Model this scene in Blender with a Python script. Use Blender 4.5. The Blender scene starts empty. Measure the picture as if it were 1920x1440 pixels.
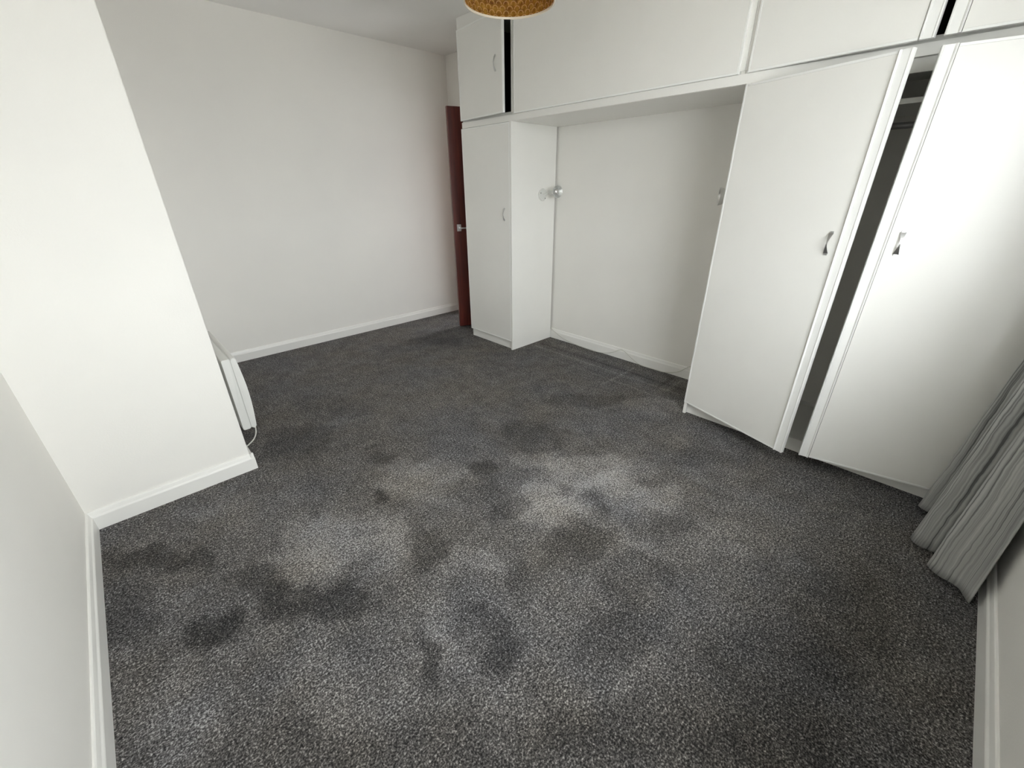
import bpy, bmesh, math, random
import numpy as np
from mathutils import Matrix, Vector, noise

random.seed(7)
noise.seed_set(7)
scene = bpy.context.scene
COL = scene.collection
PI = math.pi

# ------------------------------------------------------------------ camera
F_PX, PITCH, YAW, ROLL, CAM_H = 774.2253, 25.5918, 43.5612, -0.4819, 1.3008
_p, _y, _r = (math.radians(a) for a in (PITCH, YAW, ROLL))
fw = Vector((math.sin(_y) * math.cos(_p), math.cos(_y) * math.cos(_p), -math.sin(_p)))
rt0 = Vector((math.cos(_y), -math.sin(_y), 0))
up0 = rt0.cross(fw)
rt = rt0 * math.cos(_r) + up0 * math.sin(_r)
up = -rt0 * math.sin(_r) + up0 * math.cos(_r)
cam_data = bpy.data.cameras.new('camera')
cam_data.sensor_fit = 'HORIZONTAL'
cam_data.sensor_width = 36
cam_data.lens = F_PX / 1920 * 36
cam_data.clip_start = 0.02
cam = bpy.data.objects.new('camera', cam_data)
COL.objects.link(cam)
cam.matrix_world = Matrix(((rt.x, up.x, -fw.x, 0), (rt.y, up.y, -fw.y, 0),
                           (rt.z, up.z, -fw.z, CAM_H), (0, 0, 0, 1)))
scene.camera = cam

# ------------------------------------------------------------------ world: even overcast daylight
world = bpy.data.worlds.new('overcast_sky')
scene.world = world
world.use_nodes = True
bg = world.node_tree.nodes['Background']
bg.inputs['Color'].default_value = (0.958, 0.963, 1.0, 1)
bg.inputs['Strength'].default_value = 16.2

# room dimensions (metres)
XL, XC, YC, YB = -0.379, 0.232, 2.182, 3.878      # left wall, projecting wall corner, back wall
XA, YW, HC = 2.866, -0.426, 2.40                  # wardrobe wall, window wall, ceiling
XW = 2.3535                                       # front plane of the fitted furniture
Y1, Y2, YR, YE = 2.462, 3.034, 0.909, -0.345      # furniture divisions along Y
ZH, ZU, ZT = 1.714, 1.755, 2.325                  # bridge underside, upper door bottom, upper door top
WX0, WX1, WZ0, WZ1 = 0.08, 1.68, 0.80, 2.03
TW, FRY = 0.32, 0.215                             # window wall thickness, depth of the window frame in the reveal      # window opening

# daylight portal in the window opening (guides sampling of the sky, adds no light)
pd = bpy.data.lights.new('window_portal', 'AREA')
pd.shape = 'RECTANGLE'
pd.size, pd.size_y = WX1 - WX0, WZ1 - WZ0
pd.cycles.is_portal = True
portal = bpy.data.objects.new('window_portal', pd)
portal.location = ((WX0 + WX1) / 2, YW - TW - 0.01, (WZ0 + WZ1) / 2)
portal.rotation_euler = (PI / 2, 0, 0)            # emits towards +Y, into the room
COL.objects.link(portal)

pd2 = bpy.data.lights.new('added_hall_opening_portal', 'AREA')  # sampling portal for an unseen hall opening added to brighten the back wall
pd2.shape = 'RECTANGLE'
pd2.size, pd2.size_y = 0.95, 0.6
pd2.cycles.is_portal = True
portal2 = bpy.data.objects.new('added_hall_opening_portal', pd2)
portal2.location = (XA + 1.41, 3.32, 1.275)
portal2.rotation_euler = (0, PI / 2, 0)           # emits towards -X, into the hall
COL.objects.link(portal2)

vs = scene.view_settings
vs.view_transform = 'Standard'
vs.look = 'None'
vs.gamma = 1
vs.use_curve_mapping = False
vs.exposure = 0.0
scene.cycles.max_bounces = 9
scene.cycles.diffuse_bounces = 7
scene.cycles.use_denoising = True
scene.cycles.adaptive_threshold = 0.02
scene.cycles.sample_clamp_indirect = 10


# ------------------------------------------------------------------ materials
def mat(name, col, rough=0.6, metal=0.0, spec=0.5):
    m = bpy.data.materials.new(name)
    m.use_nodes = True
    b = m.node_tree.nodes['Principled BSDF']
    b.inputs['Base Color'].default_value = (*col, 1)
    b.inputs['Roughness'].default_value = rough
    b.inputs['Metallic'].default_value = metal
    b.inputs['Specular IOR Level'].default_value = spec
    return m


class N:
    """tiny node helper"""
    def __init__(s, m):
        s.t = m.node_tree
        s.b = s.t.nodes.get('Principled BSDF')

    def new(s, kind, **kw):
        n = s.t.nodes.new(kind)
        for k, v in kw.items():
            if k.startswith('i_'):
                n.inputs[k[2:].replace('_', ' ')].default_value = v
            else:
                setattr(n, k, v)
        return n

    def link(s, a, b):
        s.t.links.new(a, b)

    def noise(s, vec, scale, detail=2, rough=0.5):
        n = s.new('ShaderNodeTexNoise')
        n.inputs['Scale'].default_value = scale
        n.inputs['Detail'].default_value = detail
        n.inputs['Roughness'].default_value = rough
        s.link(vec, n.inputs['Vector'])
        return n

    def ramp(s, fac, stops):
        n = s.new('ShaderNodeValToRGB')
        e = n.color_ramp.elements
        e[0].position, e[0].color = stops[0][0], (*stops[0][1], 1)
        e[1].position, e[1].color = stops[-1][0], (*stops[-1][1], 1)
        for p, c in stops[1:-1]:
            x = e.new(p)
            x.color = (*c, 1)
        s.link(fac, n.inputs['Fac'])
        return n

    def math(s, op, a, b=None):
        n = s.new('ShaderNodeMath', operation=op)
        for i, v in enumerate((a, b)):
            if v is None:
                continue
            if isinstance(v, (int, float)):
                n.inputs[i].default_value = v
            else:
                s.link(v, n.inputs[i])
        return n.outputs[0]

    def bump(s, h, strength, dist=0.001):
        n = s.new('ShaderNodeBump')
        n.inputs['Strength'].default_value = strength
        n.inputs['Distance'].default_value = dist
        s.link(h, n.inputs['Height'])
        s.link(n.outputs['Normal'], s.b.inputs['Normal'])

    def coord(s, out='Object'):
        return s.new('ShaderNodeTexCoord').outputs[out]


def painted_wall(name, col, rough=0.75):
    m = mat(name, col, rough, spec=0.25)
    n = N(m)
    co = n.coord()
    a = n.noise(co, 170, 3, 0.6)
    n.bump(a.outputs['Fac'], 0.16, 0.002)
    big = n.noise(co, 1.7, 3, 0.55)
    mx = n.new('ShaderNodeMixRGB', blend_type='MULTIPLY')
    mx.inputs['Fac'].default_value = 1
    mx.inputs['Color1'].default_value = (*col, 1)
    r = n.ramp(big.outputs['Fac'], [(0.3, (0.965, 0.965, 0.97)), (0.7, (1, 1, 1))])
    n.link(r.outputs['Color'], mx.inputs['Color2'])
    n.link(mx.outputs['Color'], n.b.inputs['Base Color'])
    return m


def laminate(name, col, rough):
    m = mat(name, col, rough, spec=0.5)
    n = N(m)
    co = n.coord()
    mp = n.new('ShaderNodeMapping')
    mp.inputs['Scale'].default_value = (1, 1, 0.25)
    n.link(co, mp.inputs['Vector'])
    a = n.noise(mp.outputs['Vector'], 420, 1, 0.5)
    mp2 = n.new('ShaderNodeMapping')
    mp2.inputs['Scale'].default_value = (0.25, 0.25, 1)
    n.link(co, mp2.inputs['Vector'])
    b = n.noise(mp2.outputs['Vector'], 420, 1, 0.5)
    s = n.math('ADD', a.outputs['Fac'], b.outputs['Fac'])
    n.bump(s, 0.10, 0.0008)
    big = n.noise(co, 3, 3, 0.6)
    r = n.ramp(big.outputs['Fac'], [(0.3, tuple(c * 0.97 for c in col)), (0.75, col)])
    n.link(r.outputs['Color'], n.b.inputs['Base Color'])
    return m


M = {}
M['wall'] = painted_wall('warm_white_wall_paint', (0.89, 0.872, 0.83))
M['ceiling'] = painted_wall('ceiling_paint', (0.88, 0.87, 0.84))
M['skirting'] = mat('white_gloss_paint', (0.86, 0.85, 0.82), 0.35)
M['laminate'] = laminate('white_linen_laminate', (0.88, 0.87, 0.835), 0.27)
M['edging'] = mat('white_plastic_edging', (0.89, 0.89, 0.87), 0.3)
M['carcass'] = mat('white_carcass_board', (0.70, 0.70, 0.67), 0.5)
M['chrome'] = mat('worn_chrome', (0.60, 0.60, 0.60), 0.33, 1.0)
M['heater'] = mat('cream_white_enamel', (0.80, 0.80, 0.77), 0.35)
M['heater_dark'] = mat('heater_dark_metal', (0.05, 0.05, 0.05), 0.5)
M['cable'] = mat('white_pvc_cable', (0.62, 0.61, 0.56), 0.5)
M['lamp_white'] = mat('white_lamp_enamel', (0.72, 0.72, 0.69), 0.35)
M['pvc'] = mat('white_window_pvc', (0.8, 0.8, 0.8), 0.35)
M['interior_shade'] = mat('painted_interior_shade', (0.035, 0.030, 0.026), 0.8)  # near-black colour stands in for the shade inside the overhead cupboards
M['rail'] = mat('steel_rail', (0.35, 0.35, 0.36), 0.35, 1.0)
M['silver'] = mat('silvered_reflector', (0.86, 0.86, 0.85), 0.28, 1.0)
M['screw'] = mat('screw_steel', (0.25, 0.25, 0.24), 0.4, 1.0)

# mahogany
M['mahogany'] = mat('mahogany_stain', (0.10, 0.018, 0.012), 0.35)
n = N(M['mahogany'])
mp = n.new('ShaderNodeMapping')
mp.inputs['Scale'].default_value = (30, 30, 1.6)
n.link(n.coord(), mp.inputs['Vector'])
g = n.noise(mp.outputs['Vector'], 1.5, 4, 0.6)
r = n.ramp(g.outputs['Fac'], [(0.3, (0.060, 0.010, 0.008)), (0.7, (0.15, 0.026, 0.016))])
n.link(r.outputs['Color'], n.b.inputs['Base Color'])

# window pane: thin clear sheet
m = bpy.data.materials.new('clear_pane')
m.use_nodes = True
t = m.node_tree
t.nodes.clear()
o = t.nodes.new('ShaderNodeOutputMaterial')
tr = t.nodes.new('ShaderNodeBsdfTransparent')
tr.inputs['Color'].default_value = (0.95, 0.97, 0.96, 1)
gl = t.nodes.new('ShaderNodeBsdfGlossy')
gl.inputs['Roughness'].default_value = 0.02
lw = t.nodes.new('ShaderNodeLayerWeight')
lw.inputs['Blend'].default_value = 0.5
pw = t.nodes.new('ShaderNodeMath')
pw.operation = 'POWER'
pw.inputs[1].default_value = 5.0
t.links.new(lw.outputs['Facing'], pw.inputs[0])
fr = t.nodes.new('ShaderNodeMath')
fr.operation = 'MULTIPLY_ADD'
fr.inputs[1].default_value = 0.9
fr.inputs[2].default_value = 0.03
t.links.new(pw.outputs[0], fr.inputs[0])
mx = t.nodes.new('ShaderNodeMixShader')
t.links.new(fr.outputs[0], mx.inputs[0])
t.links.new(tr.outputs[0], mx.inputs[1])
t.links.new(gl.outputs[0], mx.inputs[2])
t.links.new(mx.outputs[0], o.inputs['Surface'])
M['pane'] = m

# carpet: flecked grey cut carpet; floor attribute holds brush marks and painted near/far shade
M['carpet'] = mat('grey_flecked_carpet', (0.1, 0.1, 0.1), 0.95, spec=0.1)
n = N(M['carpet'])
co = n.coord()
fine = n.noise(co, 190, 3, 0.75)
fine2 = n.noise(co, 95, 2, 0.6)
sp = n.math('ADD', n.math('MULTIPLY', fine.outputs['Fac'], 0.68), n.math('MULTIPLY', fine2.outputs['Fac'], 0.32))
at = n.new('ShaderNodeAttribute', attribute_name='pile_and_shade')
med = n.noise(co, 8, 5, 0.65)
mp = n.new('ShaderNodeMapping')
mp.inputs['Rotation'].default_value = (0, 0, 0.75)
mp.inputs['Scale'].default_value = (1.0, 0.42, 1.0)
n.link(co, mp.inputs['Vector'])
med2 = n.noise(mp.outputs['Vector'], 34, 4, 0.7)
pile_and_shade = n.math('ADD', at.outputs['Fac'], n.math('ADD', n.math('MULTIPLY', n.math('SUBTRACT', med.outputs['Fac'], 0.5), 0.75),
                                               n.math('MULTIPLY', n.math('SUBTRACT', med2.outputs['Fac'], 0.5), 0.75)))
sp2 = n.math('ADD', sp, n.math('MULTIPLY', pile_and_shade, 0.14))
r = n.ramp(sp2, [(0.35, (0.018, 0.0175, 0.018)), (0.46, (0.068, 0.066, 0.066)), (0.55, (0.165, 0.160, 0.160)), (0.66, (0.50, 0.49, 0.485))])
tint = n.noise(co, 2.1, 3, 0.6)
tr_ = n.ramp(tint.outputs['Fac'], [(0.35, (0.985, 0.99, 1.01)), (0.65, (1.06, 1.01, 0.93))])
mx = n.new('ShaderNodeMixRGB', blend_type='MULTIPLY')
mx.inputs['Fac'].default_value = 1
n.link(r.outputs['Color'], mx.inputs['Color1'])
n.link(tr_.outputs['Color'], mx.inputs['Color2'])
n.link(mx.outputs['Color'], n.b.inputs['Base Color'])
n.b.inputs['Sheen Weight'].default_value = 0.0
n.b.inputs['Sheen Roughness'].default_value = 0.6
n.bump(sp, 0.7, 0.006)

# curtain: grey cloth with darker wavering upright stripes (uv.x = metres along the cloth)
M['curtain'] = mat('grey_striped_curtain', (0.3, 0.3, 0.29), 0.85, spec=0.15)
n = N(M['curtain'])
uv = n.coord('UV')
sep = n.new('ShaderNodeSeparateXYZ')
n.link(uv, sep.inputs[0])
mp = n.new('ShaderNodeMapping')
mp.inputs['Scale'].default_value = (9, 5, 1)
n.link(uv, mp.inputs['Vector'])
wob = n.noise(mp.outputs['Vector'], 1.0, 2, 0.5)
mp1 = n.new('ShaderNodeMapping')
mp1.inputs['Scale'].default_value = (30, 26, 1)
n.link(uv, mp1.inputs['Vector'])
wob2 = n.noise(mp1.outputs['Vector'], 1.0, 1, 0.5)
ux = n.math('ADD', sep.outputs[0], n.math('ADD', n.math('MULTIPLY', wob.outputs['Fac'], 0.022),
                                          n.math('MULTIPLY', wob2.outputs['Fac'], 0.006)))
cmb = n.new('ShaderNodeCombineXYZ')
n.link(n.math('MULTIPLY', ux, 95), cmb.inputs[0])
n.link(n.math('MULTIPLY', sep.outputs[1], 0.6), cmb.inputs[1])
st = n.noise(cmb.outputs[0], 1.0, 2, 0.6)
r = n.ramp(st.outputs['Fac'], [(0.36, (0.13, 0.13, 0.128)), (0.45, (0.33, 0.33, 0.32)), (0.60, (0.47, 0.47, 0.455)), (0.75, (0.53, 0.53, 0.51))])
n.link(r.outputs['Color'], n.b.inputs['Base Color'])
weave = n.noise(co if False else n.coord(), 600, 1, 0.5)
n.bump(weave.outputs['Fac'], 0.15, 0.001)

# lamp shade: gold patterned translucent cloth, scale-like arches
M['shade'] = mat('gold_scallop_shade', (0.5, 0.3, 0.06), 0.6)
n = N(M['shade'])
uv = n.coord('UV')
sep = n.new('ShaderNodeSeparateXYZ')
n.link(uv, sep.inputs[0])
PW, PH = 0.034, 0.017
row = n.math('FLOOR', n.math('DIVIDE', sep.outputs[1], PH))
odd = n.math('MULTIPLY', n.math('MODULO', row, 2.0), 0.5)
fx = n.math('SUBTRACT', n.math('FRACT', n.math('ADD', n.math('DIVIDE', sep.outputs[0], PW), odd)), 0.5)
fy = n.math('FRACT', n.math('DIVIDE', sep.outputs[1], PH))
# arch distance from the foot of the cell
d = n.math('SQRT', n.math('ADD', n.math('POWER', n.math('MULTIPLY', fx, 2.0), 2.0), n.math('POWER', fy, 2.0)))
ring = n.math('ABSOLUTE', n.math('SUBTRACT', d, 0.72))
wob = n.noise(uv, 45, 3, 0.6)
base = n.ramp(wob.outputs['Fac'], [(0.3, (0.26, 0.085, 0.012)), (0.52, (0.55, 0.27, 0.035)), (0.72, (0.78, 0.47, 0.09))])
ln = n.ramp(ring, [(0.06, (1, 1, 1)), (0.14, (0, 0, 0))])
mx = n.new('ShaderNodeMixRGB')
n.link(n.math('MULTIPLY', ln.outputs['Color'], 0.75), mx.inputs['Fac'])
n.link(base.outputs['Color'], mx.inputs['Color1'])
mx.inputs['Color2'].default_value = (0.95, 0.66, 0.28, 1)
n.link(mx.outputs['Color'], n.b.inputs['Base Color'])
tl = n.new('ShaderNodeBsdfTranslucent')
n.link(mx.outputs['Color'], tl.inputs['Color'])
ms = n.new('ShaderNodeMixShader')
ms.inputs[0].default_value = 0.5
out = [q for q in n.t.nodes if q.type == 'OUTPUT_MATERIAL'][0]
n.link(n.b.outputs[0], ms.inputs[1])
n.link(tl.outputs[0], ms.inputs[2])
n.link(ms.outputs[0], out.inputs['Surface'])
M['shade_rim'] = mat('pale_gold_rim', (0.88, 0.80, 0.66), 0.3)
M['bulb'] = mat('opal_bulb', (0.85, 0.85, 0.83), 0.2)
M['ground'] = mat('outdoor_ground', (0.46, 0.45, 0.43), 0.9)
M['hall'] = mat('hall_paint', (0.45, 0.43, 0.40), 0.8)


# ------------------------------------------------------------------ mesh helpers (all coordinates are world metres)
def box(bm, x0, x1, y0, y1, z0, z1, bevel=0.0, mtx=None, seg=2):
    vs_ = [bm.verts.new(v) for v in ((x0, y0, z0), (x1, y0, z0), (x1, y1, z0), (x0, y1, z0),
                                     (x0, y0, z1), (x1, y0, z1), (x1, y1, z1), (x0, y1, z1))]
    fs = [bm.faces.new([vs_[i] for i in q]) for q in
          ((3, 2, 1, 0), (4, 5, 6, 7), (0, 1, 5, 4), (1, 2, 6, 5), (2, 3, 7, 6), (3, 0, 4, 7))]
    new = vs_
    if bevel:
        es = list({e for f_ in fs for e in f_.edges})
        res = bmesh.ops.bevel(bm, geom=es, offset=bevel, segments=seg, affect='EDGES', profile=0.5)
        new = list({v for f_ in res['faces'] for v in f_.verts} | {v for v in vs_ if v.is_valid})
        # every vertex of this island
        seen, stack = set(new), list(new)
        while stack:
            v = stack.pop()
            for e in v.link_edges:
                w = e.other_vert(v)
                if w not in seen:
                    seen.add(w)
                    stack.append(w)
        new = list(seen)
    if mtx is not None:
        bmesh.ops.transform(bm, matrix=mtx, verts=new)
    return new


def extrude_profile(bm, prof, axis, a, b, mtx=None, flip=False):
    """prof: list of (p, q); axis 'x': (t,p,q) 'y': (p,t,q) 'z': (p,q,t)"""
    def mk(t, p, q):
        return {'x': (t, p, q), 'y': (p, t, q), 'z': (p, q, t)}[axis]
    A = [bm.verts.new(mk(a, *q)) for q in prof]
    B = [bm.verts.new(mk(b, *q)) for q in prof]
    k = len(prof)
    for i in range(k):
        bm.faces.new((A[i], A[(i + 1) % k], B[(i + 1) % k], B[i]))
    bm.faces.new(A[::-1])
    bm.faces.new(B)
    if mtx is not None:
        bmesh.ops.transform(bm, matrix=mtx, verts=A + B)


def lathe(bm, prof, mtx=None, seg=32, cap=False):
    """prof: list of (radius, height) turned about local Z"""
    rings = []
    for r_, h in prof:
        if r_ < 1e-6:
            rings.append([bm.verts.new((0, 0, h))])
        else:
            rings.append([bm.verts.new((r_ * math.cos(2 * PI * i / seg), r_ * math.sin(2 * PI * i / seg), h)) for i in range(seg)])
    for a, b in zip(rings, rings[1:]):
        for i in range(seg):
            j = (i + 1) % seg
            if len(a) == 1 and len(b) == 1:
                continue
            if len(a) == 1:
                bm.faces.new((a[0], b[j], b[i]))
            elif len(b) == 1:
                bm.faces.new((a[i], a[j], b[0]))
            else:
                bm.faces.new((a[i], a[j], b[j], b[i]))
    if mtx is not None:
        bmesh.ops.transform(bm, matrix=mtx, verts=[v for r_ in rings for v in r_])


def tube(bm, pts, rad, seg=8, smooth_steps=6):
    """round tube along a Catmull-Rom path"""
    P = [Vector(p) for p in pts]
    path = []
    for i in range(len(P) - 1):
        p0, p1, p2, p3 = P[max(i - 1, 0)], P[i], P[i + 1], P[min(i + 2, len(P) - 1)]
        for k in range(smooth_steps):
            t_ = k / smooth_steps
            path.append(0.5 * ((2 * p1) + (p2 - p0) * t_ + (2 * p0 - 5 * p1 + 4 * p2 - p3) * t_ ** 2
                               + (3 * p1 - p0 - 3 * p2 + p3) * t_ ** 3))
    path.append(P[-1])
    rings = []
    for i, p in enumerate(path):
        d_ = (path[min(i + 1, len(path) - 1)] - path[max(i - 1, 0)]).normalized()
        a = d_.cross(Vector((0, 0, 1)))
        if a.length < 1e-3:
            a = d_.cross(Vector((1, 0, 0)))
        a.normalize()
        b = d_.cross(a)
        rings.append([bm.verts.new(p + rad * (a * math.cos(2 * PI * k / seg) + b * math.sin(2 * PI * k / seg))) for k in range(seg)])
    for a, b in zip(rings, rings[1:]):
        for k in range(seg):
            bm.faces.new((a[k], a[(k + 1) % seg], b[(k + 1) % seg], b[k]))
    bm.faces.new(rings[0][::-1])
    bm.faces.new(rings[-1])


def obj(name, bm, material, parent=None, smooth=False):
    """one mesh object; vertices given in world metres, stored relative to the parent (unrotated) or own base"""
    bmesh.ops.recalc_face_normals(bm, faces=bm.faces)
    me = bpy.data.meshes.new(name)
    if parent is None:
        cs = [v.co for v in bm.verts]
        org = Vector(((min(c.x for c in cs) + max(c.x for c in cs)) / 2,
                      (min(c.y for c in cs) + max(c.y for c in cs)) / 2, min(c.z for c in cs)))
    else:
        org = Vector(parent['_w'])
    bmesh.ops.translate(bm, vec=-org, verts=bm.verts)
    bm.to_mesh(me)
    bm.free()
    me.materials.append(material)
    if smooth:
        me.polygons.foreach_set('use_smooth', [True] * len(me.polygons))
        me.set_sharp_from_angle(angle=math.radians(38))
    o_ = bpy.data.objects.new(name, me)
    COL.objects.link(o_)
    o_['_w'] = tuple(org)
    if parent is None:
        o_.location = org
    else:
        o_.parent = parent
    ALL.append(o_)
    return o_


ALL = []


def bmn():
    return bmesh.new()


def boxobj(name, dims, material, parent=None, bevel=0.0, mtx=None):
    b = bmn()
    box(b, *dims, bevel=bevel, mtx=mtx)
    return obj(name, b, material, parent)


def thing(name, label, cat, loc, group=None):
    o_ = bpy.data.objects.new(name, None)
    COL.objects.link(o_)
    o_.location = loc
    o_.empty_display_size = 0.1
    o_['_w'] = tuple(loc)
    o_['label'] = label
    o_['category'] = cat
    if group:
        o_['group'] = group
    ALL.append(o_)
    return o_


def struct(o_, label, cat):
    o_['kind'] = 'structure'
    o_['label'] = label
    o_['category'] = cat
    return o_


# ------------------------------------------------------------------ room shell
T = 0.12
# floor: fine grid carrying the brush marks and painted near/far shade
PILE_AND_SHADE = [(1.15,0.93,0.148,-0.145,0.135,0.117,0.50), (0.82,1.47,0.207,-0.202,0.103,0.158,0.30), (0.39,1.37,0.237,-0.230,0.069,0.152,0.40),
(1.47,0.96,0.213,-0.208,0.108,0.079,0.40), (1.48,0.64,0.140,-0.136,0.098,0.055,0.35), (1.11,0.52,0.088,-0.086,0.133,0.083,0.22),
(0.70,0.92,0.111,-0.108,0.065,0.078,0.25), (0.18,1.38,0.118,-0.114,0.031,0.091,0.25), (0.43,0.76,0.074,-0.072,0.057,0.079,0.25),
(-0.24,1.08,0.094,-0.091,0.018,0.139,0.18), (0.17,0.76,0.130,-0.126,0.045,0.088,0.18), (0.43,0.46,0.073,-0.071,0.053,0.055,0.14),
(1.47,0.32,0.093,-0.090,0.115,0.046,0.20), (1.34,1.21,0.121,-0.118,0.077,0.071,0.25), (0.10,1.87,0.189,-0.184,0.035,0.153,0.12),
(0.83,0.22,0.102,-0.099,0.084,0.044,0.12), (2.34,1.05,0.198,-0.195,0.094,0.051,0.20), (1.45,0.82,0.129,-0.126,0.075,0.050,0.30),
(0.11,0.98,0.071,-0.069,0.025,0.065,0.15), (-0.10,1.30,0.063,-0.061,0.013,0.068,-0.60), (0.18,1.17,0.147,-0.142,0.026,0.068,-0.50),
(0.04,1.39,0.084,-0.081,0.024,0.094,-0.35), (1.47,1.41,0.144,-0.141,0.131,0.128,-0.30), (1.07,1.35,0.051,-0.050,0.052,0.061,-0.42),
(0.93,1.26,0.109,-0.106,0.062,0.078,-0.30), (0.59,1.50,0.025,-0.024,0.026,0.050,-0.50), (0.72,1.77,0.048,-0.047,0.027,0.052,-0.30),
(0.59,1.13,0.071,-0.069,0.074,0.113,-0.35), (1.04,0.70,0.131,-0.127,0.084,0.065,-0.34), (1.05,0.46,0.105,-0.102,0.081,0.049,-0.35),
(0.76,0.75,0.040,-0.038,0.076,0.076,-0.30), (0.52,0.71,0.077,-0.075,0.042,0.050,-0.35), (0.33,0.75,0.033,-0.032,0.048,0.076,-0.35),
(0.51,0.58,0.037,-0.036,0.042,0.046,-0.40), (-0.20,1.79,0.165,-0.160,0.009,0.083,-0.40), (-0.31,1.58,0.066,-0.064,0.013,0.206,-0.20),
(0.84,0.39,0.106,-0.102,0.093,0.061,-0.30), (0.79,2.58,0.203,-0.200,0.076,0.186,-0.12), (2.06,1.43,0.280,-0.276,0.087,0.065,-0.20),
(0.48,2.26,0.130,-0.128,0.068,0.199,-0.25), (1.92,0.61,0.158,-0.155,0.091,0.041,-0.20), (1.00,-0.02,0.216,-0.209,0.215,0.064,-0.20),
(1.43,-0.10,0.153,-0.148,0.260,0.048,-0.15), (-0.00,0.84,0.062,-0.060,0.024,0.071,-0.20), (0.55,0.29,0.142,-0.137,0.058,0.043,-0.15),
(2.01,3.12,0.177,-0.177,0.093,0.136,-0.20), (0.76,1.92,0.021,-0.021,0.020,0.039,-0.40), (0.67,2.28,0.021,-0.020,0.017,0.042,-0.35),
(1.26,0.96,0.051,-0.050,0.054,0.045,-0.30), (1.28,0.79,0.059,-0.057,0.052,0.037,-0.30), (0.46,1.33,0.048,-0.047,0.019,0.038,-0.25),
(0.98,1.03,0.061,-0.060,0.051,0.054,-0.30), (1.41,0.47,0.081,-0.078,0.070,0.035,-0.22), (-0.08,1.64,0.089,-0.086,0.011,0.065,-0.20),
(0.30,0.25,0.75,-0.70,0.22,0.24,-0.22), (1.30,-0.10,0.60,-0.30,0.15,0.30,-0.15), (1.25,2.70,0.75,-0.60,0.50,0.60,0.10)]  # these three paint near-camera shade and far brightness into the carpet
# imprints left by furniture in the alcove: (x0, y0, x1, y1, half width, amount)
LINES = [(2.58, 2.40, 2.575, 1.05, 0.010, 0.5), (2.34, 1.50, 2.76, 1.50, 0.009, 0.5), (2.66, 2.40, 2.66, 1.0, 0.012, -0.5),
         (2.45, 2.25, 2.44, 1.0, 0.009, 0.35), (2.56, 1.13, 2.80, 1.13, 0.010, 0.5), (2.56, 1.20, 2.80, 1.20, 0.012, -0.6),
         (2.74, 2.40, 2.74, 1.0, 0.010, 0.35)]
fx0, fx1, fy0, fy1, st = XL - T, XA + T, YW - 0.02, YB + T, 0.014
nx, ny = int((fx1 - fx0) / st) + 1, int((fy1 - fy0) / st) + 1
gx, gy = np.meshgrid(np.linspace(fx0, fx1, nx), np.linspace(fy0, fy1, ny), indexing='xy')
wx, wy = np.zeros_like(gx), np.zeros_like(gy)
for j in range(ny):
    for i in range(nx):
        p_ = Vector((gx[j, i], gy[j, i], 0))
        v1 = noise.noise_vector(p_ * 6.0)
        v2 = noise.noise_vector(p_ * 14.0)
        v3 = noise.noise_vector(p_ * 33.0)
        wx[j, i] = v1.x * 0.06 + v2.x * 0.04 + v3.x * 0.02
        wy[j, i] = v1.y * 0.06 + v2.y * 0.04 + v3.y * 0.02
val = np.zeros_like(gx)
for cx, cy, ux, uy, vx, vy, a in PILE_AND_SHADE:
    det = ux * vy - uy * vx
    dx, dy = gx + wx - cx, gy + wy - cy
    pa = (dx * vy - dy * vx) / det
    pb = (ux * dy - uy * dx) / det
    dd = np.clip((1.25 - np.sqrt(pa ** 2 + pb ** 2)) / 0.72, 0, 1)
    val += a * dd * dd * (3 - 2 * dd)
for x0, y0, x1, y1, hw, a in LINES:
    L2 = (x1 - x0) ** 2 + (y1 - y0) ** 2
    t_ = np.clip(((gx - x0) * (x1 - x0) + (gy - y0) * (y1 - y0)) / L2, 0, 1)
    dd = np.hypot(gx - x0 - t_ * (x1 - x0), gy - y0 - t_ * (y1 - y0))
    val += 0.6 * a * np.exp(-(dd / hw) ** 2)
me = bpy.data.meshes.new('floor')
vv = np.stack([gx.ravel(), gy.ravel(), np.zeros(nx * ny)], 1)
idx = np.arange(nx * ny).reshape(ny, nx)
top = np.stack([idx[:-1, :-1], idx[:-1, 1:], idx[1:, 1:], idx[1:, :-1]], -1).reshape(-1, 4)
base = nx * ny
cor = [(fx0, fy0, -0.1), (fx1, fy0, -0.1), (fx1, fy1, -0.1), (fx0, fy1, -0.1)]
rim = [list(idx[0, :]), list(idx[:, -1]), list(idx[-1, ::-1]), list(idx[::-1, 0])]
faces = [tuple(int(k) for k in q) for q in top]
for k in range(4):
    faces.append(tuple([int(q) for q in rim[k]][::-1] + [base + k, base + (k + 1) % 4]))
faces.append((base + 3, base + 2, base + 1, base))
me.from_pydata([tuple(q) for q in vv] + cor, [], faces)
at = me.attributes.new('pile_and_shade', 'FLOAT', 'POINT')
at.data.foreach_set('value', np.concatenate([val.ravel(), np.zeros(4)]).astype(np.float32))
me.materials.append(M['carpet'])
fl = bpy.data.objects.new('floor', me)
COL.objects.link(fl)
struct(fl, 'dark grey flecked carpet with brushed lighter and darker patches, near and far shade painted in', 'floor')

struct(boxobj('ceiling', (XL - T, XA + 1.4, YW - TW, YB + T, HC, HC + 0.1), M['ceiling']), 'plain off-white ceiling above the whole room', 'ceiling')
struct(boxobj('wall_left', (XL - T, XL, YW - T, YC + 0.02, -0.05, HC), M['wall']), 'white painted wall at the left edge of the picture', 'wall')
struct(boxobj('wall_projection', (XL - T, XC, YC, YB + T, -0.05, HC), M['wall'], bevel=0.004), 'white projecting wall block the heater hangs on', 'wall')
struct(boxobj('wall_back', (XC - 0.02, XA + 1.4, YB, YB + T, -0.05, HC), M['wall']), 'long off-white back wall beside the mahogany door', 'wall')
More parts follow.
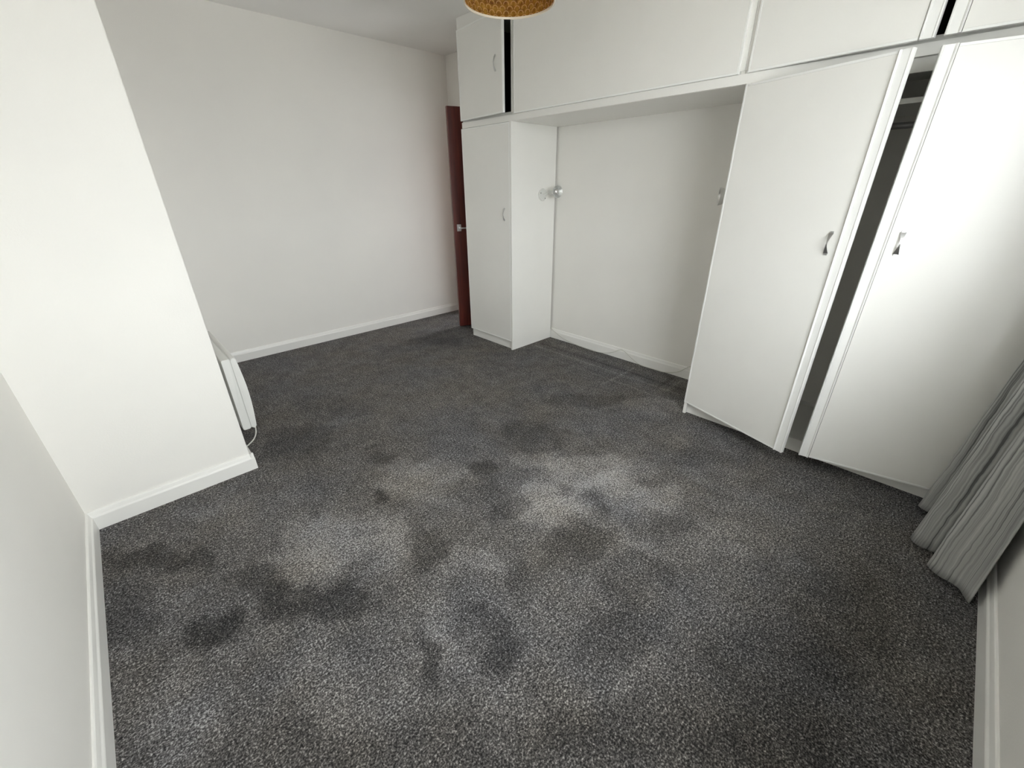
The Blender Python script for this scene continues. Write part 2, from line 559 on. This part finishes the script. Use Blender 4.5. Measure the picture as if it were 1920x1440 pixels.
# right wall with doorway behind the narrow wardrobe
DY0, DY1, DZ = 3.075, 3.70, 1.93
b = bmn()
box(b, XA, XA + T, YW - T, DY0, -0.05, HC)
box(b, XA, XA + T, DY1, YB + 0.01, -0.05, HC)
box(b, XA, XA + T, DY0, DY1, DZ, HC)
struct(obj('wall_right', b, M['wall']), 'white wall at the back of the wardrobe alcove', 'wall')
b = bmn()
box(b, XA + T, XA + 1.4, DY0 - 0.6, DY0 - 0.5, -0.05, HC)
box(b, XA + 1.3, XA + 1.4, DY0 - 0.6, 3.02, -0.05, HC)  # gap left between these pieces is added, letting daylight reach the back wall
box(b, XA + 1.3, XA + 1.4, 3.62, YB + 0.01, -0.05, HC)
box(b, XA + 1.3, XA + 1.4, 3.02, 3.62, -0.05, 0.8)
box(b, XA + 1.3, XA + 1.4, 3.02, 3.62, 1.75, HC)
box(b, XA + T - 0.001, XA + 1.4, DY0 - 0.6, YB, -0.1, 0.0)
struct(obj('wall_hall', b, M['hall']), 'dim hallway wall beyond the doorway, with an added daylight opening', 'wall')
# window wall
b = bmn()
box(b, XL - T, WX0, YW - TW, YW, -0.05, HC)
box(b, WX1, XA + T, YW - TW, YW, -0.05, HC)
box(b, WX0, WX1, YW - TW, YW, -0.05, WZ0)
box(b, WX0, WX1, YW - TW, YW, WZ1, HC)
struct(obj('wall_window', b, M['wall']), 'white wall under the window at the right edge, behind the curtain', 'wall')


def skirt_profile(h=0.088, t_=0.016):
    """(out from wall, height)"""
    return [(0, 0), (t_, 0), (t_, h * 0.70), (t_ * 0.92, h * 0.74), (t_ * 0.70, h * 0.80), (t_ * 0.55, h * 0.90),
            (t_ * 0.42, h * 0.97), (t_ * 0.25, h), (0, h)]


def skirting(name, runs, label):
    b_ = bmn()
    for axis, wall, sgn, a, c in runs:
        pr = [(wall + sgn * p, q) for p, q in skirt_profile()]
        extrude_profile(b_, pr, axis, a, c)
    return struct(obj(name, b_, M['skirting']), label, 'skirting board')


skirting('baseboard_left', [('y', XL, 1, YW, YC - 0.001)], 'white skirting board along the left wall, foreground')
skirting('baseboard_projection', [('x', YC, -1, XL + 0.001, XC + 0.015), ('y', XC, 1, YC - 0.015, YB - 0.001)], 'white skirting board around the projecting wall below the heater')
skirting('baseboard_back', [('x', YB, -1, XC + 0.017, XA - 0.001)], 'white skirting board along the back wall')
skirting('baseboard_right', [('y', XA, -1, YE - 0.07, DY0 - 0.045)], 'white skirting board at the back of the alcove')
skirting('baseboard_window', [('x', YW, 1, XL + 0.017, XA - 0.017)], 'white skirting board under the window beside the curtain')

# window (behind the photographer's right shoulder: source of the daylight)
win = bpy.data.objects.new('window_1', None)
COL.objects.link(win)
win.location = ((WX0 + WX1) / 2, YW - 0.08, WZ0)
win['_w'] = tuple(win.location)
ALL.append(win)
struct(win, 'wide white-framed window beside the grey curtain, lighting the room', 'window')
fy_0, fy_1, fwid = YW - FRY - 0.05, YW - FRY, 0.055
boxobj('frame', (WX0, WX1, fy_0, fy_1, WZ0, WZ0 + fwid), M['pvc'], win, 0.004)
boxobj('frame', (WX0, WX1, fy_0, fy_1, WZ1 - fwid, WZ1), M['pvc'], win, 0.004)
boxobj('frame', (WX0, WX0 + fwid, fy_0, fy_1, WZ0 + fwid, WZ1 - fwid), M['pvc'], win, 0.004)
boxobj('frame', (WX1 - fwid, WX1, fy_0, fy_1, WZ0 + fwid, WZ1 - fwid), M['pvc'], win, 0.004)
mull = [WX0 + (WX1 - WX0) * k / 3 for k in (1, 2)]
for x in mull:
    boxobj('mullion', (x - 0.03, x + 0.03, fy_0, fy_1, WZ0 + fwid, WZ1 - fwid), M['pvc'], win, 0.004)
ed = [WX0 + fwid, mull[0], mull[1], WX1 - fwid]
for k in range(3):
    x0 = ed[k] + (0.03 if k else 0)
    x1 = ed[k + 1] - (0.03 if k < 2 else 0)
    boxobj('pane', (x0, x1, YW - FRY - 0.027, YW - FRY - 0.023, WZ0 + fwid, WZ1 - fwid), M['pane'], win)
boxobj('window_sill', (WX0 + 0.001, WX1 - 0.001, YW - FRY, YW + 0.045, WZ0 + 0.0005, WZ0 + 0.026), M['skirting'], win, 0.006)

b = bmn()
box(b, -30, 30, -60, YW - TW - 0.02, -0.8, -0.7)
struct(obj('ground', b, M['ground']), 'ground outside below the window', 'ground')

# door frame in the doorway
dfm = bpy.data.objects.new('trim_1', None)
COL.objects.link(dfm)
dfm.location = (XA, (DY0 + DY1) / 2, 0)
dfm['_w'] = tuple(dfm.location)
struct(dfm, 'dark doorway lining behind the narrow wardrobe', 'door frame')
boxobj('jamb', (XA + 0.01, XA + T, DY0 - 0.001, DY0 + 0.02, 0, DZ), M['mahogany'], dfm)
boxobj('jamb', (XA + 0.01, XA + T, DY1 - 0.02, DY1 + 0.001, 0, DZ), M['mahogany'], dfm)
boxobj('jamb', (XA + 0.01, XA + T, DY0 + 0.02, DY1 - 0.02, DZ - 0.02, DZ + 0.001), M['mahogany'], dfm)

# open mahogany door: free edge stands out beside the narrow wardrobe
free, hinge = Vector((2.436, 3.325, 0)), Vector((2.950, 3.122, 0))
dv = (hinge - free)
dl = dv.length
ang = math.atan2(dv.y, dv.x)
MD = Matrix.Translation(free) @ Matrix.Rotation(ang, 4, 'Z')   # local x along leaf, local -y faces the camera side
door = thing('mahogany_door', 'dark mahogany door standing open behind the narrow wardrobe', 'door', free)
door['kind'] = 'structure'
door.name = 'door_1'
b = bmn()
box(b, 0, dl, 0, 0.036, 0.008, 1.908, bevel=0.002, mtx=MD)
obj('leaf', b, M['mahogany'], door)
b = bmn()
box(b, 0.028, 0.068, -0.006, 0.0, 0.925, 0.985, bevel=0.002, mtx=MD)
dh = obj('handle_plate', b, M['chrome'], door)
b = bmn()
lathe(b, [(0, 0), (0.008, 0), (0.008, 0.04), (0.011, 0.042), (0.011, 0.05), (0, 0.052)],
      MD @ Matrix.Translation((0.05, -0.006, 0.955)) @ Matrix.Rotation(PI / 2, 4, 'X'), 16)
box(b, 0.045, 0.14, -0.058, -0.044, 0.948, 0.962, bevel=0.005, mtx=MD)
obj('lever', b, M['chrome'], door, True)


# ------------------------------------------------------------------ fitted wardrobes
def handle_mesh(b, mtx, L=0.082):
    """bow handle, local +X out of the door, Z along; pinched in the middle, flared at both ends"""
    K = 24
    rows = []
    for k in range(K + 1):
        s = -1 + 2 * k / K
        z = s * L / 2
        out_ = 0.0035 + 0.015 * (1 - abs(s) ** 1.5)
        w = 0.0020 + 0.0075 * abs(s) ** 1.4
        th = 0.0035
        rows.append([b.verts.new(q) for q in ((out_, -w, z), (out_, w, z), (out_ - th, w * 0.8, z), (out_ - th, -w * 0.8, z))])
    for a, c in zip(rows, rows[1:]):
        for i in range(4):
            b.faces.new((a[i], a[(i + 1) % 4], c[(i + 1) % 4], c[i]))
    b.faces.new(rows[0])
    b.faces.new(rows[-1][::-1])
    # feet
    new = [v for r_ in rows for v in r_]
    for s in (-1, 1):
        new += box(b, -0.001, 0.004, -0.006, 0.006, s * L / 2 - 0.006, s * L / 2 + 0.006)
    bmesh.ops.transform(b, matrix=mtx, verts=new)


def make_door(root, hinge_y, width, sgn, z0, z1, angle, handle=None, strip=False, label=None, xf=XW):
    """hinged slab. sgn=-1: door runs from the hinge towards -Y; +1: towards +Y. Local x = out of door face is -X world."""
    # local frame: u along door from hinge (0..width), out = towards room
    rot = Matrix.Rotation(sgn * angle, 4, 'Z')
    MH = Matrix.Translation((xf + 0.018, hinge_y, 0)) @ rot
    def mk(bm_, u0, u1, o0, o1, za, zb, bev=0.0):
        y0, y1 = sorted((sgn * u0, sgn * u1))
        box(bm_, -o1, -o0, y0, y1, za, zb, bevel=bev, mtx=MH)
    sw = 0.042 if strip else 0.0
    e = 0.009
    b_ = bmn()
    mk(b_, e, width - max(sw + 0.0015, e), 0, 0.0175, z0 + e, z1 - e, 0.0008)
    d_ = obj('door', b_, M['laminate'], root)
    if label:
        d_['label'] = label
    # edging round the slab
    b_ = bmn()
    mk(b_, 0, e, 0, 0.0185, z0, z1, 0.0012)
    if not strip:
        mk(b_, width - e, width, 0, 0.0185, z0, z1, 0.0012)
    u1 = width - sw - 0.0015 if strip else width - e
    mk(b_, e, u1, 0, 0.0185, z0, z0 + e, 0.0012)
    mk(b_, e, u1, 0, 0.0185, z1 - e, z1, 0.0012)
    obj('edging', b_, M['edging'], d_)
    if strip:
        # finger-pull strip on the meeting edge: raised bead, shallow flat, raised outer edge
        b_ = bmn()
        w0 = width - sw
        pr = [(0, 0), (0, 0.0185), (0.0015, 0.0235), (0.004, 0.0255), (0.0065, 0.0240), (0.009, 0.0195),
              (sw - 0.008, 0.0185), (sw - 0.005, 0.0205), (sw - 0.0015, 0.0195), (sw, 0.016), (sw, 0)]
        extrude_profile(b_, [(-q, sgn * (w0 + p)) for p, q in pr], 'z', z0, z1, mtx=MH)
        obj('edge_strip', b_, M['edging'], d_)
    if handle:
        hu, hz = handle
        b_ = bmn()
        handle_mesh(b_, MH @ Matrix.Translation((-0.0175, sgn * hu, hz)) @ Matrix.Rotation(PI, 4, 'Z'))
        h_ = obj('handle', b_, M['chrome'], d_)
        h_['label'] = 'chrome bow handle pinched in the middle'
    return d_


# narrow tall wardrobe
DZ0, DZ1 = 0.074, 1.711
w1 = thing('narrow_wardrobe', 'narrow tall white wardrobe with one door, beside the mahogany door', 'wardrobe', (XW + 0.25, (Y1 + Y2) / 2, 0))
boxobj('side_panel', (XW - 0.001, XA - 0.018, Y1, Y1 + 0.018, 0.0, ZH), M['laminate'], w1, 0.001)
boxobj('side_panel', (XW + 0.022, XA - 0.018, Y2 - 0.018, Y2, 0.0, ZH), M['laminate'], w1, 0.001)
boxobj('plinth', (XW + 0.020, XW + 0.029, Y1 + 0.018, Y2, 0.0, DZ0 - 0.002), M['laminate'], w1, 0.001)
boxobj('base', (XW + 0.03, XA - 0.02, Y1 + 0.018, Y2 - 0.018, DZ0 - 0.02, DZ0 - 0.002), M['carcass'], w1)
boxobj('shelf', (XW + 0.03, XA - 0.02, Y1 + 0.018, Y2 - 0.018, 1.50, 1.518), M['carcass'], w1)
make_door(w1, Y2, Y2 - Y1 - 0.020, -1, DZ0, DZ1, 0.0, (Y2 - 2.544, 1.103))

# wide wardrobe with two ajar doors
w2 = thing('double_wardrobe', 'wide tall white wardrobe with two doors ajar, beside the curtain', 'wardrobe', (XW + 0.25, (YR + YE) / 2, 0))
boxobj('side_panel', (XW - 0.001, XA - 0.018, YR - 0.018, YR, 0.0, ZH), M['laminate'], w2, 0.001)
boxobj('side_panel', (XW + 0.022, XA - 0.018, YE, YE + 0.018, 0.0, ZH), M['laminate'], w2, 0.001)
boxobj('filler', (XW + 0.02, XW + 0.036, YW + 0.001, YE, 0.10, ZH - 0.001), M['laminate'], w2)
boxobj('plinth', (XW + 0.020, XW + 0.029, YE + 0.018, YR - 0.018, 0.0, DZ0 - 0.002), M['laminate'], w2, 0.001)
boxobj('base', (XW + 0.03, XA - 0.02, YE + 0.018, YR - 0.018, DZ0 - 0.02, DZ0 - 0.002), M['carcass'], w2)
boxobj('shelf', (XW + 0.05, XA - 0.02, YE + 0.018, YR - 0.018, 1.575, 1.593), M['carcass'], w2)
boxobj('top_rail', (XW + 0.022, XW + 0.040, YE + 0.018, YR - 0.018, 1.668, ZH - 0.001), M['carcass'], w2)
b = bmn()
lathe(b, [(0.0, 0), (0.0125, 0), (0.0125, YR - YE - 0.036), (0.0, YR - YE - 0.036)],
      Matrix.Translation((XW + 0.26, YE + 0.018, 1.52)) @ Matrix.Rotation(-PI / 2, 4, 'X'), 16)
obj('hanging_rail', b, M['rail'], w2, True)
make_door(w2, YR - 0.002, 0.622, -1, DZ0, DZ1, math.radians(16.8), (0.545, 1.077), True,
          label='white door hinged on the alcove side, standing ajar')
make_door(w2, YE + 0.004, 0.612, 1, DZ0, DZ1, math.radians(12.6), (0.532, 1.090), True,
          label='white door hinged on the window side, standing ajar')

# bridge board over the alcove, running along the whole front
br = thing('bridge_board', 'white bridging board spanning the bed alcove under the overhead cupboards', 'board', (XW + 0.25, (YE + Y2) / 2, ZH))
boxobj('soffit', (XW + 0.022, XA - 0.001, YE, Y2, ZH, ZH + 0.018), M['laminate'], br)
boxobj('front_rail', (XW + 0.010, XW + 0.0215, YE, Y2, ZH + 0.0005, ZU - 0.0005), M['laminate'], br, 0.001)


def cupboard(label, ya, yb):
    """overhead carcass between ya < yb"""
    r_ = thing('overhead_cupboard', label, 'cupboard', (XW + 0.25, (ya + yb) / 2, ZU), 'overhead cupboards')
    x0, x1, za, zb = XW + 0.022, XA - 0.002, ZU, HC - 0.002
    boxobj('side_panel', (x0, x1, ya, ya + 0.018, za, zb), M['laminate'], r_)
    boxobj('side_panel', (x0, x1, yb - 0.018, yb, za, zb), M['laminate'], r_)
    boxobj('back_panel', (x1 - 0.004, x1 - 0.001, ya + 0.018, yb - 0.018, za + 0.018, zb), M['interior_shade'], r_)
    boxobj('base', (x0 + 0.001, x1, ya + 0.018, yb - 0.018, za, za + 0.018), M['carcass'], r_)
    boxobj('fascia', (XW + 0.006, XW + 0.0215, ya, yb, ZT + 0.003, HC - 0.003), M['laminate'], r_, 0.001)
    return r_


YM0, YM1 = 0.932, 2.452
c1 = cupboard('small overhead cupboard with one door ajar, above the narrow wardrobe', YM1 + 0.001, Y2)
boxobj('stile', (XW + 0.013, XW + 0.0215, YM1 + 0.001, YM1 + 0.022, ZU + 0.013, ZT + 0.002), M['laminate'], c1)
boxobj('lining', (XW + 0.03, XA - 0.008, Y2 - 0.021, Y2 - 0.0185, ZU + 0.019, HC - 0.004), M['interior_shade'], c1)  # added dark sheets, painting the shade seen past the ajar door
boxobj('lining', (XW + 0.03, XA - 0.008, YM1 + 0.024, Y2 - 0.022, ZU + 0.0185, ZU + 0.021), M['interior_shade'], c1)
make_door(c1, Y2, Y2 - YM1 - 0.034, -1, ZU + 0.008, ZT, math.radians(5.2), (0.468, 2.053))
c2 = cupboard('long overhead cupboard with one wide panel, above the bed alcove', YM0 + 0.0005, YM1)
boxobj('stile', (XW + 0.013, XW + 0.0215, YM1 - 0.014, YM1, ZU + 0.013, ZT + 0.002), M['laminate'], c2)
boxobj('stile', (XW + 0.013, XW + 0.0215, YM0 + 0.0005, YM0 + 0.025, ZU + 0.013, ZT + 0.002), M['laminate'], c2)
make_door(c2, YM1 - 0.015, YM1 - YM0 - 0.038, -1, ZU, ZT, 0.0)
c3 = cupboard('right-hand overhead cupboard with two doors ajar, above the double wardrobe', YE, YM0 - 0.0005)
boxobj('stile', (XW + 0.013, XW + 0.0215, YM0 - 0.021, YM0 - 0.001, ZU + 0.013, ZT + 0.002), M['laminate'], c3)
make_door(c3, YM0 - 0.018, 0.625, -1, ZU, ZT, math.radians(4.2), (0.51, 2.053), True)
boxobj('filler', (XW + 0.02, XW + 0.0215, YW + 0.001, YE, ZU, HC - 0.003), M['laminate'], c3)
make_door(c3, YE + 0.004, 0.612, 1, ZU, ZT, math.radians(4.6), (0.50, 2.053), True)


# ------------------------------------------------------------------ reading spotlights in the alcove
def spotlight(label, base_pt, normal, aim, off):
    """round plate on a wardrobe side, short neck, bell head"""
    B = Vector(base_pt)
    nrm = Vector(normal)
    r_ = thing('wall_spotlight', label, 'spotlight', B, 'reading spotlights in the alcove')
    mb = Matrix.Translation(B) @ nrm.to_track_quat('Z', 'Y').to_matrix().to_4x4()
    b_ = bmn()
    lathe(b_, [(0, 0.0), (0.046, 0.0), (0.046, 0.007), (0.043, 0.011), (0.0, 0.012)], mb, 40)
    pl = obj('base_plate', b_, M['lamp_white'], r_, True)
    for sx, sy in ((-0.03, 0.012), (0.022, -0.027)):
        b_ = bmn()
        lathe(b_, [(0, 0.0115), (0.004, 0.0115), (0.004, 0.014), (0, 0.0145)], mb @ Matrix.Translation((sx, sy, 0)), 12)
        obj('screw', b_, M['screw'], pl)
    A = Vector(aim).normalized()
    knee = B + nrm * 0.034 + Vector(off)
    b_ = bmn()
    tube(b_, [B + nrm * 0.010, B + nrm * 0.026 + Vector(off) * 0.2, knee], 0.0065, 12)
    obj('neck', b_, M['lamp_white'], r_, True)
    b_ = bmn()
    lathe(b_, [(0, -0.011), (0.0075, -0.008), (0.0105, 0), (0.0075, 0.008), (0, 0.011)], Matrix.Translation(knee), 16)
    obj('knuckle', b_, M['chrome'], r_, True)
    mh = Matrix.Translation(knee + A * 0.006) @ A.to_track_quat('Z', 'Y').to_matrix().to_4x4()
    b_ = bmn()
    lathe(b_, [(0, 0.0), (0.016, 0.0), (0.021, 0.004), (0.022, 0.010), (0.022, 0.046), (0.025, 0.052), (0.033, 0.062),
               (0.042, 0.078), (0.0475, 0.094), (0.0485, 0.096), (0.0465, 0.096), (0.041, 0.080), (0.031, 0.064),
               (0.022, 0.054), (0.0, 0.053)], mh, 40)
    obj('head', b_, M['lamp_white'], r_, True)
    b_ = bmn()
    lathe(b_, [(0.0305, 0.0650), (0.0405, 0.0802), (0.0458, 0.0945), (0.0460, 0.0955), (0.0448, 0.0950), (0.0395, 0.0808), (0.0298, 0.0658)], mh, 40)
    obj('reflector', b_, M['silver'], r_, True)
    b_ = bmn()
    lathe(b_, [(0.012, 0.0535), (0.014, 0.062), (0.0205, 0.074), (0.0225, 0.082), (0.019, 0.090), (0.011, 0.0945), (0, 0.096)], mh, 32)
    obj('bulb', b_, M['silver'], r_, True)
    return r_


spotlight('small white spotlight with chrome reflector on the side of the narrow wardrobe', (2.693, Y1 - 0.0005, 1.238), (0, -1, 0), (-0.19, -0.93, 0.06), (0.052, 0, 0.016))
spotlight('small white spotlight mostly hidden behind the double wardrobe', (2.693, YR + 0.0005, 1.230), (0, 1, 0), (-0.45, 0.85, 0.0), (-0.05, 0, 0.010))

# thin cable trailing along the alcove skirting
b = bmn()
xk = XA - 0.0205
tube(b, [(xk + 0.002, 2.452, 0.100), (xk, 2.441, 0.084), (xk, 2.321, 0.034), (xk - 0.004, 2.181, 0.010), (xk - 0.010, 2.02, 0.0045), (xk - 0.006, 1.862, 0.007),
         (xk, 1.758, 0.040), (xk + 0.003, 1.68, 0.080), (xk, 1.58, 0.034), (xk - 0.006, 1.502, 0.006), (xk - 0.008, 1.38, 0.0045),
         (xk - 0.006, 1.28, 0.008), (xk, 1.194, 0.037), (xk + 0.004, 1.115, 0.100), (xk + 0.004, 1.02, 0.16)], 0.0028, 8)
cb = obj('lamp_cable', b, M['cable'], None, True)
cb['label'] = 'thin white cable drooping along the skirting board in the alcove'
cb['category'] = 'cable'

# ------------------------------------------------------------------ panel heater on the projecting wall
HY0, HY1, HZ0, HZ1 = 2.425, 3.055, 0.100, 0.512
ht = thing('panel_heater', 'white electric panel heater mounted low on the projecting wall', 'heater', (XC, (HY0 + HY1) / 2, HZ0))


def rounded(x0, x1, z0, z1, rr, bulge=0.0, k=5):
    """rounded rectangle in (x,z); +x side bulges outwards"""
    pts = []
    for cx, cz, a0 in ((x1 - rr, z0 + rr, -PI / 2), (x1 - rr, z1 - rr, 0), (x0 + rr, z1 - rr, PI / 2), (x0 + rr, z0 + rr, PI)):
        if a0 == 0 and bulge:
            for i in range(1, 8):
                t_ = i / 8
                pts.append((x1 + bulge * math.sin(PI * t_), z0 + rr + (z1 - z0 - 2 * rr) * t_))
        for i in range(k + 1):
            a = a0 + PI / 2 * i / k
            pts.append((cx + rr * math.cos(a), cz + rr * math.sin(a)))
    return pts


def shell(name, x0, x1, z0, z1, y0, y1, rr, bulge, material, bev):
    b_ = bmn()
    extrude_profile(b_, rounded(x0, x1, z0, z1, rr, bulge), 'y', y0, y1)
    ends = [e for e in b_.edges if abs(e.verts[0].co.y - e.verts[1].co.y) < 1e-6]
    bmesh.ops.bevel(b_, geom=ends, offset=bev, segments=3, affect='EDGES', profile=0.5)
    return obj(name, b_, material, ht, True)


bd = shell('body', XC + 0.037, XC + 0.074, HZ0, HZ1, HY0, HY1, 0.006, 0, M['heater'], 0.004)
shell('seam', XC + 0.070, XC + 0.082, HZ0 + 0.004, HZ1 - 0.004, HY0 + 0.004, HY1 - 0.004, 0.004, 0, M['lamp_white'], 0.002)
shell('front_cover', XC + 0.0775, XC + 0.102, HZ0 - 0.002, HZ1 + 0.002, HY0 - 0.002, HY1 + 0.002, 0.010, 0.012, M['heater'], 0.007)
for y in (HY0 + 0.12, HY1 - 0.14):
    boxobj('wall_bracket', (XC, XC + 0.039, y, y + 0.02, HZ0 + 0.03, HZ1 - 0.03), M['heater_dark'], ht)
b = bmn()
box(b, XC + 0.002, XC + 0.085, HY1 - 0.012, HY1 + 0.02, HZ1 + 0.001, HZ1 + 0.022, bevel=0.004)
obj('control_box', b, M['heater'], ht)
b = bmn()
tube(b, [(XC + 0.095, HY0 + 0.03, HZ0 + 0.004), (XC + 0.096, HY0 + 0.02, HZ0 - 0.012), (XC + 0.088, HY0 + 0.005, HZ0 - 0.040),
         (XC + 0.068, HY0 - 0.012, HZ0 - 0.062), (XC + 0.040, HY0 - 0.02, HZ0 - 0.078), (XC + 0.022, HY0 - 0.01, HZ0 - 0.088),
         (XC + 0.02, HY0 + 0.08, HZ0 - 0.094)], 0.0035, 8)
obj('power_cord', b, M['cable'], ht, True)

# ------------------------------------------------------------------ curtain
HEM = [(2.325, -0.300), (2.290, -0.235), (2.262, -0.212), (2.235, -0.232), (2.215, -0.300), (2.160, -0.335), (2.090, -0.300), (2.040, -0.232),
       (2.008, -0.213), (1.976, -0.232), (1.972, -0.285), (1.962, -0.315), (1.925, -0.300), (1.880, -0.272), (1.850, -0.277), (1.825, -0.305),
       (1.815, -0.345), (1.800, -0.372), (1.772, -0.386), (1.748, -0.402)]
hp = [Vector((x, y, 0)) for x, y in HEM]
path = []
for i in range(len(hp) - 1):
    p0, p1, p2, p3 = hp[max(i - 1, 0)], hp[i], hp[i + 1], hp[min(i + 2, len(hp) - 1)]
    for k in range(8):
        t_ = k / 8
        path.append(0.5 * ((2 * p1) + (p2 - p0) * t_ + (2 * p0 - 5 * p1 + 4 * p2 - p3) * t_ ** 2 + (3 * p1 - p0 - 3 * p2 + p3) * t_ ** 3))
path.append(hp[-1])
arc = [0]
for a, c in zip(path, path[1:]):
    arc.append(arc[-1] + (c - a).length)
CZ0, CZ1, NZ = 0.016, 2.235, 60
cur = thing('curtain', 'grey floor-length curtain with dark wavering stripes, beside the double wardrobe', 'curtain', (2.03, -0.30, 0))
me = bpy.data.meshes.new('cloth')
verts, uvs = [], []
for j in range(NZ + 1):
    f = j / NZ
    z = CZ0 + (CZ1 - CZ0) * f
    for i, p in enumerate(path):
        sx = 1 - 0.42 * (1 - math.exp(-z * 1.1))
        x = 2.30 + (p.x - 2.30) * sx
        yc = -0.300 - 0.055 * min(z / 1.0, 1.0) ** 0.9
        amp = 1 - 0.62 * min(z / 1.9, 1.0)
        if p.y > yc:
            y = yc + (p.y + 0.300) * amp
        else:
            y = yc + (p.y + 0.300) * amp * 0.8
        x += 0.006 * math.sin(arc[i] * 21 + z * 2.2) * f
        zz = z + (0.006 * math.sin(arc[i] * 9.0) if j == 0 else 0)
        verts.append((x - 2.03, max(y, YW + 0.022) + 0.30, zz))
        uvs.append((arc[i], z))
W = len(path)
faces = [(j * W + i, j * W + i + 1, (j + 1) * W + i + 1, (j + 1) * W + i) for j in range(NZ) for i in range(W - 1)]
me.from_pydata(verts, [], faces)
ul = me.uv_layers.new(name='UVMap')
for l in me.loops:
    ul.data[l.index].uv = uvs[l.vertex_index]
me.polygons.foreach_set('use_smooth', [True] * len(me.polygons))
me.materials.append(M['curtain'])
cl = bpy.data.objects.new('cloth', me)
COL.objects.link(cl)
cl.parent = cur
sd = cl.modifiers.new('thickness', 'SOLIDIFY')
sd.thickness = 0.003
sd.offset = 0
b = bmn()
lathe(b, [(0, 0), (0.012, 0), (0.012, 2.68), (0, 2.68)], Matrix.Translation((-0.33, -0.355, 2.255)) @ Matrix.Rotation(PI / 2, 4, 'Y'), 16)
pole = obj('curtain_pole', b, M['lamp_white'], None, True)
pole['label'] = 'white curtain pole above the window holding the grey curtain'
pole['category'] = 'curtain pole'
for x in (-0.2, 1.05, 2.2):
    b = bmn()
    box(b, x - 0.008, x + 0.008, YW + 0.0, -0.352, 2.247, 2.262)
    obj('bracket', b, M['lamp_white'], pole)

# ------------------------------------------------------------------ pendant lamp
LX, LY, LZ, LR, LH = 1.565, 1.642, 2.0, 0.191, 0.24
lamp = thing('pendant_lamp', 'gold patterned drum lampshade hanging from the ceiling', 'lamp', (LX, LY, LZ))
S = 96
me = bpy.data.meshes.new('shade')
verts, faces, fuv = [], [], []
for i in range(S + 1):
    a = 2 * PI * i / S
    for h in (0.006, LH):
        verts.append(((LR - 0.001) * math.cos(a), (LR - 0.001) * math.sin(a), h))
        fuv.append((LR * a, h))
for i in range(S):
    faces.append((2 * i, 2 * i + 2, 2 * i + 3, 2 * i + 1))
me.from_pydata(verts, [], faces)
ul = me.uv_layers.new(name='UVMap')
for l in me.loops:
    ul.data[l.index].uv = fuv[l.vertex_index]
me.polygons.foreach_set('use_smooth', [True] * len(me.polygons))
me.materials.append(M['shade'])
so = bpy.data.objects.new('shade', me)
COL.objects.link(so)
so.parent = lamp
sd = so.modifiers.new('thickness', 'SOLIDIFY')
sd.thickness = 0.0012
sd.offset = 0
for z, nm in ((LZ, 'rim'), (LZ + LH, 'rim')):
    b = bmn()
    lathe(b, [(LR - 0.003, z - 0.001), (LR + 0.002, z - 0.001), (LR + 0.003, z + 0.003), (LR + 0.002, z + 0.007),
              (LR - 0.003, z + 0.007), (LR - 0.004, z + 0.003), (LR - 0.003, z - 0.001)], Matrix.Translation((LX, LY, 0)), 96)
    obj(nm, b, M['shade_rim'], lamp, True)
b = bmn()
for k in range(3):
    a = 2 * PI * k / 3 + 0.5
    tube(b, [(LX + 0.02 * math.cos(a), LY + 0.02 * math.sin(a), LZ + LH - 0.03), (LX + 0.1 * math.cos(a), LY + 0.1 * math.sin(a), LZ + LH - 0.012),
             (LX + (LR - 0.002) * math.cos(a), LY + (LR - 0.002) * math.sin(a), LZ + LH + 0.002)], 0.0018, 6)
lathe(b, [(0.019, LZ + LH - 0.032), (0.024, LZ + LH - 0.032), (0.024, LZ + LH - 0.027), (0.019, LZ + LH - 0.027), (0.019, LZ + LH - 0.032)], Matrix.Translation((LX, LY, 0)), 24)
obj('spider_fitting', b, M['lamp_white'], lamp)
b = bmn()
lathe(b, [(0, LZ + 0.15), (0.017, LZ + 0.15), (0.019, LZ + 0.20), (0.012, LZ + 0.24), (0, LZ + 0.245)], Matrix.Translation((LX, LY, 0)), 20)
obj('lampholder', b, M['lamp_white'], lamp, True)
b = bmn()
lathe(b, [(0, LZ + 0.243), (0.0035, LZ + 0.243), (0.0035, HC - 0.03), (0, HC - 0.03)], Matrix.Translation((LX, LY, 0)), 12)
obj('flex', b, M['lamp_white'], lamp, True)
b = bmn()
lathe(b, [(0, HC - 0.032), (0.02, HC - 0.032), (0.038, HC - 0.02), (0.040, HC - 0.001), (0, HC - 0.001)], Matrix.Translation((LX, LY, 0)), 32)
obj('ceiling_rose', b, M['lamp_white'], lamp, True)
b = bmn()
lathe(b, [(0, LZ + 0.065), (0.016, LZ + 0.07), (0.027, LZ + 0.085), (0.030, LZ + 0.10), (0.026, LZ + 0.12), (0.015, LZ + 0.145), (0.013, LZ + 0.155), (0, LZ + 0.155)], Matrix.Translation((LX, LY, 0)), 28)
obj('bulb', b, M['bulb'], lamp, True)

for o_ in bpy.data.objects:
    if '_w' in o_:
        del o_['_w']
